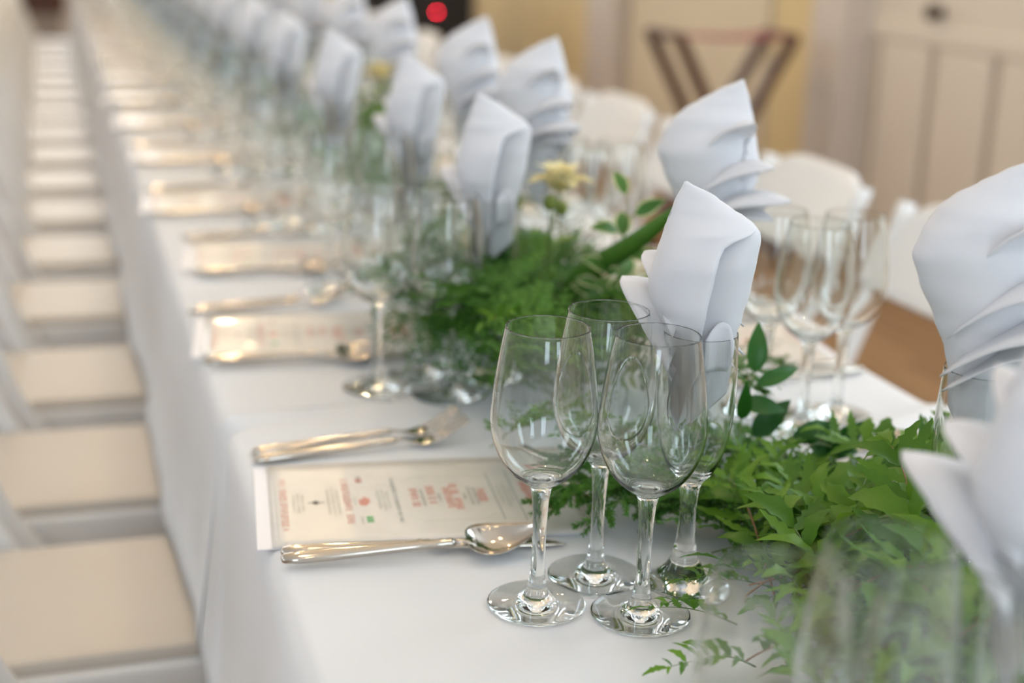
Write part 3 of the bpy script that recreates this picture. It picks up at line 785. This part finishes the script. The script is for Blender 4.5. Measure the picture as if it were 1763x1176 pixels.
STEMS = [(.342, .961), (.405, .997), (.416, .923), (.471, .967), (.312, .536), (.375, .572), (.386, .498), (.441, .542)]
for i in range(2):
    for x, y in ((.342, .961), (.405, .997), (.416, .923), (.471, .967)): STEMS.append((1.10-x+RDX[i], RY[i]+.967-y))
def clear_of(x, y, az, L, r=.017):
    for k in range(8):
        px, py = x+math.cos(az)*L*k/7, y+math.sin(az)*L*k/7
        for sx, sy in STEMS:
            if (px-sx)**2+(py-sy)**2 < r*r: return False
    return True
def heap(protos, n, ylo, yhi, xc, xs, zlo, zhi, label, group, tilt=(0, 35), cat='fern', scl=(.85, 1.15), xlo=.40, Ls=.16, az=None):
    k = 0; tries = 0
    while k < n and tries < n*40:
        tries += 1
        y = rg.uniform(ylo, yhi); x = rg.gauss(xc, xs)
        a = rg.uniform(0, 2*PI) if az is None else rg.gauss(*az)
        ex = x+math.cos(a)*Ls
        lim = xlo
        if ex < lim or x < lim or ex > .80 or x > .74: continue
        if not clear_of(x, y, a, Ls): continue
        put(rg.choice(protos), USED, (x, y, T+rg.uniform(zlo, zhi)), 0, label, cat, group,
            rot=(rg.uniform(-.5, .5), -math.radians(rg.uniform(*tilt)), a), scale=(rg.uniform(*scl),)*3)
        k += 1
for ylo, yhi, n, xc, tl, xl, where in [(.54, .70, 42, .55, 20, .42, 'behind the blurred foreground glasses'), (.70, .86, 48, .56, 20, .45, 'right of the frontmost in-focus glass'), (.86, 1.03, 42, .60, 13, .495, 'right of the in-focus flute')]:
    heap(FRONDS, n, ylo, yhi, xc, .062, .005, .030, 'bright green fern frond in the near garland '+where, 'fern fronds of the near garland', (-6, tl), xlo=xl, scl=(.85, 1.25), Ls=.15)
heap(NEED, 12, 1.035, 1.11, .52, .04, .006, .016, 'needle-leaved asparagus sprig behind the in-focus glasses', 'asparagus sprigs', (-6, 8), 'greenery', xlo=.37, az=(PI-.1, .35), Ls=.10)
heap(FINE, 12, .95, 1.15, .56, .04, .004, .012, 'dark feathery fern frond at the back of the near garland', 'dark fern fronds of the near garland', (-8, 4), xlo=.42, scl=(.6, .85))
heap(FINE, 64, 1.24, 1.74, .49, .055, .004, .085, 'dark feathery fern frond in the tall garland heap below the cream flower', 'fern fronds below the cream flower', (-5, 24), xlo=.345, scl=(.7, 1.0))
heap(FRONDS, 14, 1.28, 1.65, .51, .05, .02, .09, 'broad green fern frond in the tall garland heap below the cream flower', 'broad fronds below the cream flower', (0, 25), xlo=.36, scl=(.7, .9))
for j, yc in enumerate([2.05, 2.55, 3.1, 3.65, 4.2, 4.8, 5.4, 6.0, 6.7, 7.4, 8.1, 8.8]):
    heap(FINE, 11, yc-.27, yc+.27, .55, .05, .01, .07, 'feathery fern frond in the blurred garland, heap %s beyond the nearest flower' % ORD[j], 'fern fronds of the far garland', (0, 35), xlo=.42, scl=(.6, 1.0))

# ruscus stems with large dark leaves beside the in-focus flute
RL = leaf_mesh('leaf', .42, 10, 0, 0, .08, .22, .75); RL.materials.append(RUSC)
def ruscus(stem_pts, leaves, label):
    o0 = Vector(stem_pts[0]); root = empty('ruscus_stem', o0)
    obj('stem', tube('stem', [Vector(p)-o0 for p in catmull(stem_pts, 4)], .0011, 5), STEMM, root)
    for b, t, w in leaves:
        o = obj('leaf', RL, None, root); aim(o, Vector(b)-o0, Vector(t)-o0, w, (-.25, -.75, .55))
    tag(root, label, 'ruscus', 'ruscus stems'); index_kids(root); return root
RA = ruscus([(.560, 1.06, T+.022), (.580, 1.10, .800), (.592, 1.115, .84), (.603, 1.12, .870)],
       [((.603, 1.12, .872), (.611, 1.135, .917), .95), ((.605, 1.12, .859), (.652, 1.125, .873), .75), ((.588, 1.115, .846), (.628, 1.10, .840), 1.0), ((.609, 1.125, .808), (.643, 1.12, .843), 1.1), ((.583, 1.10, .835), (.580, 1.09, .875), .8), ((.583, 1.105, .805), (.606, 1.095, .800), .8)],
       'dark green ruscus stem with upright leaves beside the in-focus flute')
RB = ruscus([(.585, 1.05, T+.020), (.630, 1.085, .785), (.665, 1.11, .800), (.692, 1.12, .792)],
       [((.648, 1.12, .802), (.698, 1.12, .815), 1.0), ((.689, 1.12, .780), (.722, 1.115, .818), 1.15), ((.672, 1.13, .790), (.731, 1.13, .780), .9), ((.655, 1.10, .795), (.690, 1.09, .776), 1.0), ((.62, 1.085, .782), (.634, 1.06, .803), .9), ((.61, 1.075, .775), (.655, 1.06, .770), .9)],
       'dark green ruscus stem with broad leaves spreading toward the right-hand cutlery')
for i, (x, y, z, rz, lb) in enumerate([(.60, .92, T+.03, -1.9, 'long dark ruscus stem drooping at the right rim of the near garland'), (.62, .66, T+.03, -1.0, 'dark ruscus stem among the foreground fern behind the blurred glasses'), (.50, 1.42, T+.08, 1.4, 'dark ruscus stem in the heap under the cream flower'), (.55, 1.75, T+.06, .4, 'dark ruscus stem just beyond the cream flower')]):
    r = copy_tree(RB); r.location = (x, y, z); r.rotation_euler = (0, .1, rz); tag(r, lb, 'ruscus', 'ruscus stems')

# cream flower with buds
PT = leaf_mesh('petal', 1.0, 8, 0, 0, .22, .18, .62, cols=5); PT.materials.append(PETAL)
GL = leaf_mesh('leaf', .40, 8, 0, 0, .12, .25, .7); GL.materials.append(FERN)
def make_flower():
    root = empty('cream_flower'); top = Vector((.012, -.020, .222))
    pts = [(0, 0, 0), (.004, -.004, .07), (.002, -.012, .14), tuple(top)]
    obj('stem', tube('stem', catmull(pts, 5), .0016, 6), STEMM, root)
    for k in range(16):
        ring = k//6; an = k*2.399; el = (.45, .95, 1.3)[min(ring, 2)]; l = (.046, .046, .038)[min(ring, 2)]
        d = Vector((math.cos(an)*math.cos(el), math.sin(an)*math.cos(el), math.sin(el)))
        o = obj('petal', PT, None, root); aim(o, top+d*.003, top+d*l, .85, (-math.cos(an)*.6, -math.sin(an)*.6, 1))
    V, F = [], []
    for (bx, by, bz, hx, hy, hz) in [(-.040, -.015, .205, .003, -.01, .13), (-.004, -.034, .208, .002, -.012, .15), (.03, .02, .19, .003, -.008, .12)]:
        bs = obj('bud_stem', tube('bud_stem', catmull([(hx, hy, hz), ((hx+bx)/2*1.2, (hy+by)/2*1.2, (hz+bz)/2-.008), (bx, by, bz)], 4), .0011, 5), STEMM, root)
        obj('bud', lathe('bud', catmull([(0, -.009), (.006, -.007), (.0085, 0), (.007, .006), (.003, .0095), (0, .0105)], 3), 14, True, True), BUD, bs, (bx, by, bz+.006))
    for (b, t) in [((.002, -.012, .15), (-.035, -.03, .135)), ((.002, -.012, .15), (.03, -.04, .175)), ((.003, -.01, .12), (-.045, -.01, .095)), ((.004, -.006, .10), (.045, -.01, .125)), ((.003, -.012, .165), (-.024, -.03, .182)), ((.004, -.004, .08), (-.02, -.045, .07))]:
        o = obj('leaf', GL, None, root); aim(o, b, t, 1.0, (0, -.3, 1))
    index_kids(root); return root
FLW = make_flower()
for i, (x, y, s, rz, lb) in enumerate([(.538, 1.545, 0.98, 0, 'cream yellow flower with green buds standing in the garland behind the in-focus glasses'),
        (.56, 2.62, 1.0, 1.3, 'blurred cream flower, second along the garland'), (.53, 3.45, 1.0, 2.6, 'blurred cream flower, third along the garland'),
        (.56, 4.4, 1.0, .7, 'blurred cream flower, fourth along the garland'), (.55, 5.5, 1.0, 4.0, 'blurred cream flower, fifth along the garland'), (.55, 6.8, 1.0, 5.0, 'blurred cream flower, sixth along the garland')]):
    put(FLW, USED, (x, y, T+.002), rz, lb, 'flower', 'cream flowers of the garland', scale=(s, s, s))
# variegated sprigs
VL = leaf_mesh('leaf', .52, 10, 0, 0, .10, .15, .8, cols=5); VL.materials.append(VARI)
def make_vari():
    root = empty('variegated_sprig'); pts = catmull([(0, 0, 0), (.004, -.03, .08), (.006, -.055, .15), (.004, -.075, .225)], 6)
    obj('stem', tube('stem', pts, [.0013*(1-.5*i/len(pts)) for i in range(len(pts))], 5), STEMM, root)
    rr = random.Random(9)
    for i in range(13):
        p = Vector(pts[min(len(pts)-1, 3+int(i*1.25))]); an = i*2.2+.4; d = Vector((math.cos(an), math.sin(an)*.7, rr.uniform(0, .7))).normalized()
        l = rr.uniform(.034, .050); q = p+d*.010
        sk = obj('leaf_stalk', tube('leaf_stalk', [p, q], .0007, 4), STEMM, root)
        o = obj('leaf', VL, None, sk); aim(o, q, q+d*l, 1.0, (rr.uniform(-.3, .3), -.7, .6))
    index_kids(root); return root
VS = make_vari()
for x, y, z, rz, s, lb in [(.572, 1.455, .012, 0, 1.0, 'sprig of green leaves with cream edges right of the cream flower'), (.555, 1.50, .0, 1.9, .78, 'short sprig of cream-edged leaves low beneath the cream flower'),
                        (.60, 1.44, .0, -.9, .72, 'leaning sprig of cream-edged leaves beside the long blade leaf')]:
    put(VS, USED, (x, y, T+z), rz, lb, 'greenery', 'variegated sprigs', scale=(s, s, s))
# long blade leaf rising to the right
bp_ = catmull([(.505, 1.545, .765), (.53, 1.486, .812), (.55, 1.443, .884), (.575, 1.359, .942), (.606, 1.31, .992)], 5)
V, F = [], []
for i, p in enumerate(bp_):
    t = i/(len(bp_)-1); p = Vector(p); d = (Vector(bp_[min(i+1, len(bp_)-1)])-Vector(bp_[max(0, i-1)])).normalized(); s = d.cross(Vector((.35, .9, -.1))).normalized(); w = .0130*max(.08, math.sin(PI*(t*.9+.08)))**.6
    V += [p-s*w, p+Vector((0, -.002, 0)), p+s*w]
for i in range(len(bp_)-1): F += [(i*3, i*3+1, i*3+4, i*3+3), (i*3+1, i*3+2, i*3+5, i*3+4)]
b0 = Vector(bp_[0]); bl = obj('blade_leaf', raw_mesh('blade_leaf', [v-b0 for v in V], F), FERN_D, None, b0)
md = bl.modifiers.new('t', 'SOLIDIFY'); md.thickness = .0006
tag(bl, 'long broad green blade leaf rising diagonally toward the napkins', 'leaf')
# loose sprigs at the left foot of the garland
for x, y, rz, rx, lb in [(.470, .870, 2.75, .3, 'small toothed fern tip curling by the frontmost in-focus glass foot'), (.452, .800, 2.9, -.2, 'small fern tip on the cloth below the in-focus glasses'), (.520, .925, 3.0, .2, 'slender fern tip reaching toward the in-focus flute foot')]:
    r = put(FRONDS[3], USED, (x, y, T+.014), 0, lb, 'fern', 'loose fern tips', rot=(rx, -.06, rz), scale=(.62, .62, .62))

# ------------------------------------------------------------------ things in the background
ts = tag(empty('folding_tray_stand', (2.425, 4.98, 0)), 'dark wooden folding tray stand with maroon straps by the cream wall', 'tray stand')
for s in (-1, 1):
    for y in (-.135, .135):
        yy = y*(1.0 if s < 0 else .82)
        obj('leg', beam('leg', (s*.245, yy, .885), (-s*.245, yy, .0), .048, .036, .004), DARKW, ts)
    k = 1.0 if s < 0 else .82
    obj('top_rail', beam('top_rail', (s*.24, -.15*k, .88), (s*.24, .15*k, .88), .03, .03, .005, (1, 0, 0)), DARKW, ts)
    obj('foot_rail', beam('foot_rail', (s*.21, -.135*k, .06), (s*.21, .135*k, .06), .02, .03, .004, (1, 0, 0)), DARKW, ts)
for y in (-.09, .0, .09):
    V, F = [], []
    for i in range(13):
        t = -1+2*i/12; z = .885-.018*(1-t*t)
        V += [(t*.235, y-.02, z), (t*.235, y+.02, z)]
    F = [(2*i, 2*i+1, 2*i+3, 2*i+2) for i in range(12)]
    o = obj('strap', raw_mesh('strap', V, F), STRAP, ts); md = o.modifiers.new('t', 'SOLIDIFY'); md.thickness = .003
sp = tag(empty('loudspeaker', (2.20, 9.1, 0)), 'black loudspeaker cabinet with a red indicator light by the far wall', 'loudspeaker')
obj('cabinet', boxes('cabinet', [(0, 0, .46, .72, .5, .90)], .015), BLACK, sp)
obj('grille', boxes('grille', [(0, -.256, .44, .64, .012, .74)], .004), BLACK, sp)
o = obj('indicator_light', lathe('indicator_light', [(0, -.006), (.0045, -.0042), (.006, 0), (.0045, .0042), (0, .006)], 16, True, True), LED, sp, (.115, -.27, .70))
for x in (-.3, .3):
    for y in (-.2, .2): obj('foot', tube('foot', [(x, y, 0), (x, y, .012)], .03, 12), BLACK, sp)
sb = tag(empty('sideboard', (-.20, 12.9, 0)), 'dark brown sideboard on a grey plinth at the far end of the chairs', 'sideboard')
obj('plinth', boxes('plinth', [(0, 0, .20, .60, .4, .40)], .01), GREYP, sb)
obj('body', boxes('body', [(0, 0, .80, .66, .45, .80)], .01), DARKW, sb)
for x in (-.16, .16):
    d = obj('door', boxes('door', [(x, -.232, .80, .30, .02, .72)], .006), DARKW, sb); obj('knob', lathe('knob', [(0, .02), (.012, .015), (.012, .005), (.006, 0)][::-1], 12, False, True), HINGE, d, (x*.35, -.245, .82), (PI/2, 0, 0))

# warm ceiling bulbs above the table
for x, y in [(.1, -.6), (1.0, .2), (.2, 1.2), (.9, 2.2), (.3, 3.4), (.9, 4.8), (.3, 6.4), (.9, 8.2)]:
    lamp = tag(empty('pendant_lamp', (x, y, 3.6)), 'warm pendant bulb hanging over the table from the ceiling', 'lamp', 'pendant bulbs over the table')
    obj('cord', tube('cord', [(0, 0, -.62), (0, 0, 0)], .004, 6), KNOBM, lamp)
    obj('socket', tube('socket', [(0, 0, -.68), (0, 0, -.62)], .018, 10), KNOBM, lamp)
    obj('bulb', lathe('bulb', catmull([(0, -.765), (.018, -.757), (.027, -.735), (.022, -.705), (.012, -.68)], 4), 16, True), BULB, lamp)
    l = bpy.data.lights.new('bulb_light', 'POINT'); l.energy = 7 if y < 3 else 22; l.color = (1.0, .72, .40); l.shadow_soft_size = .035
    lo = bpy.data.objects.new('bulb_light', l); COL.objects.link(lo); lo.parent = lamp; lo.location = (0, 0, -.81)
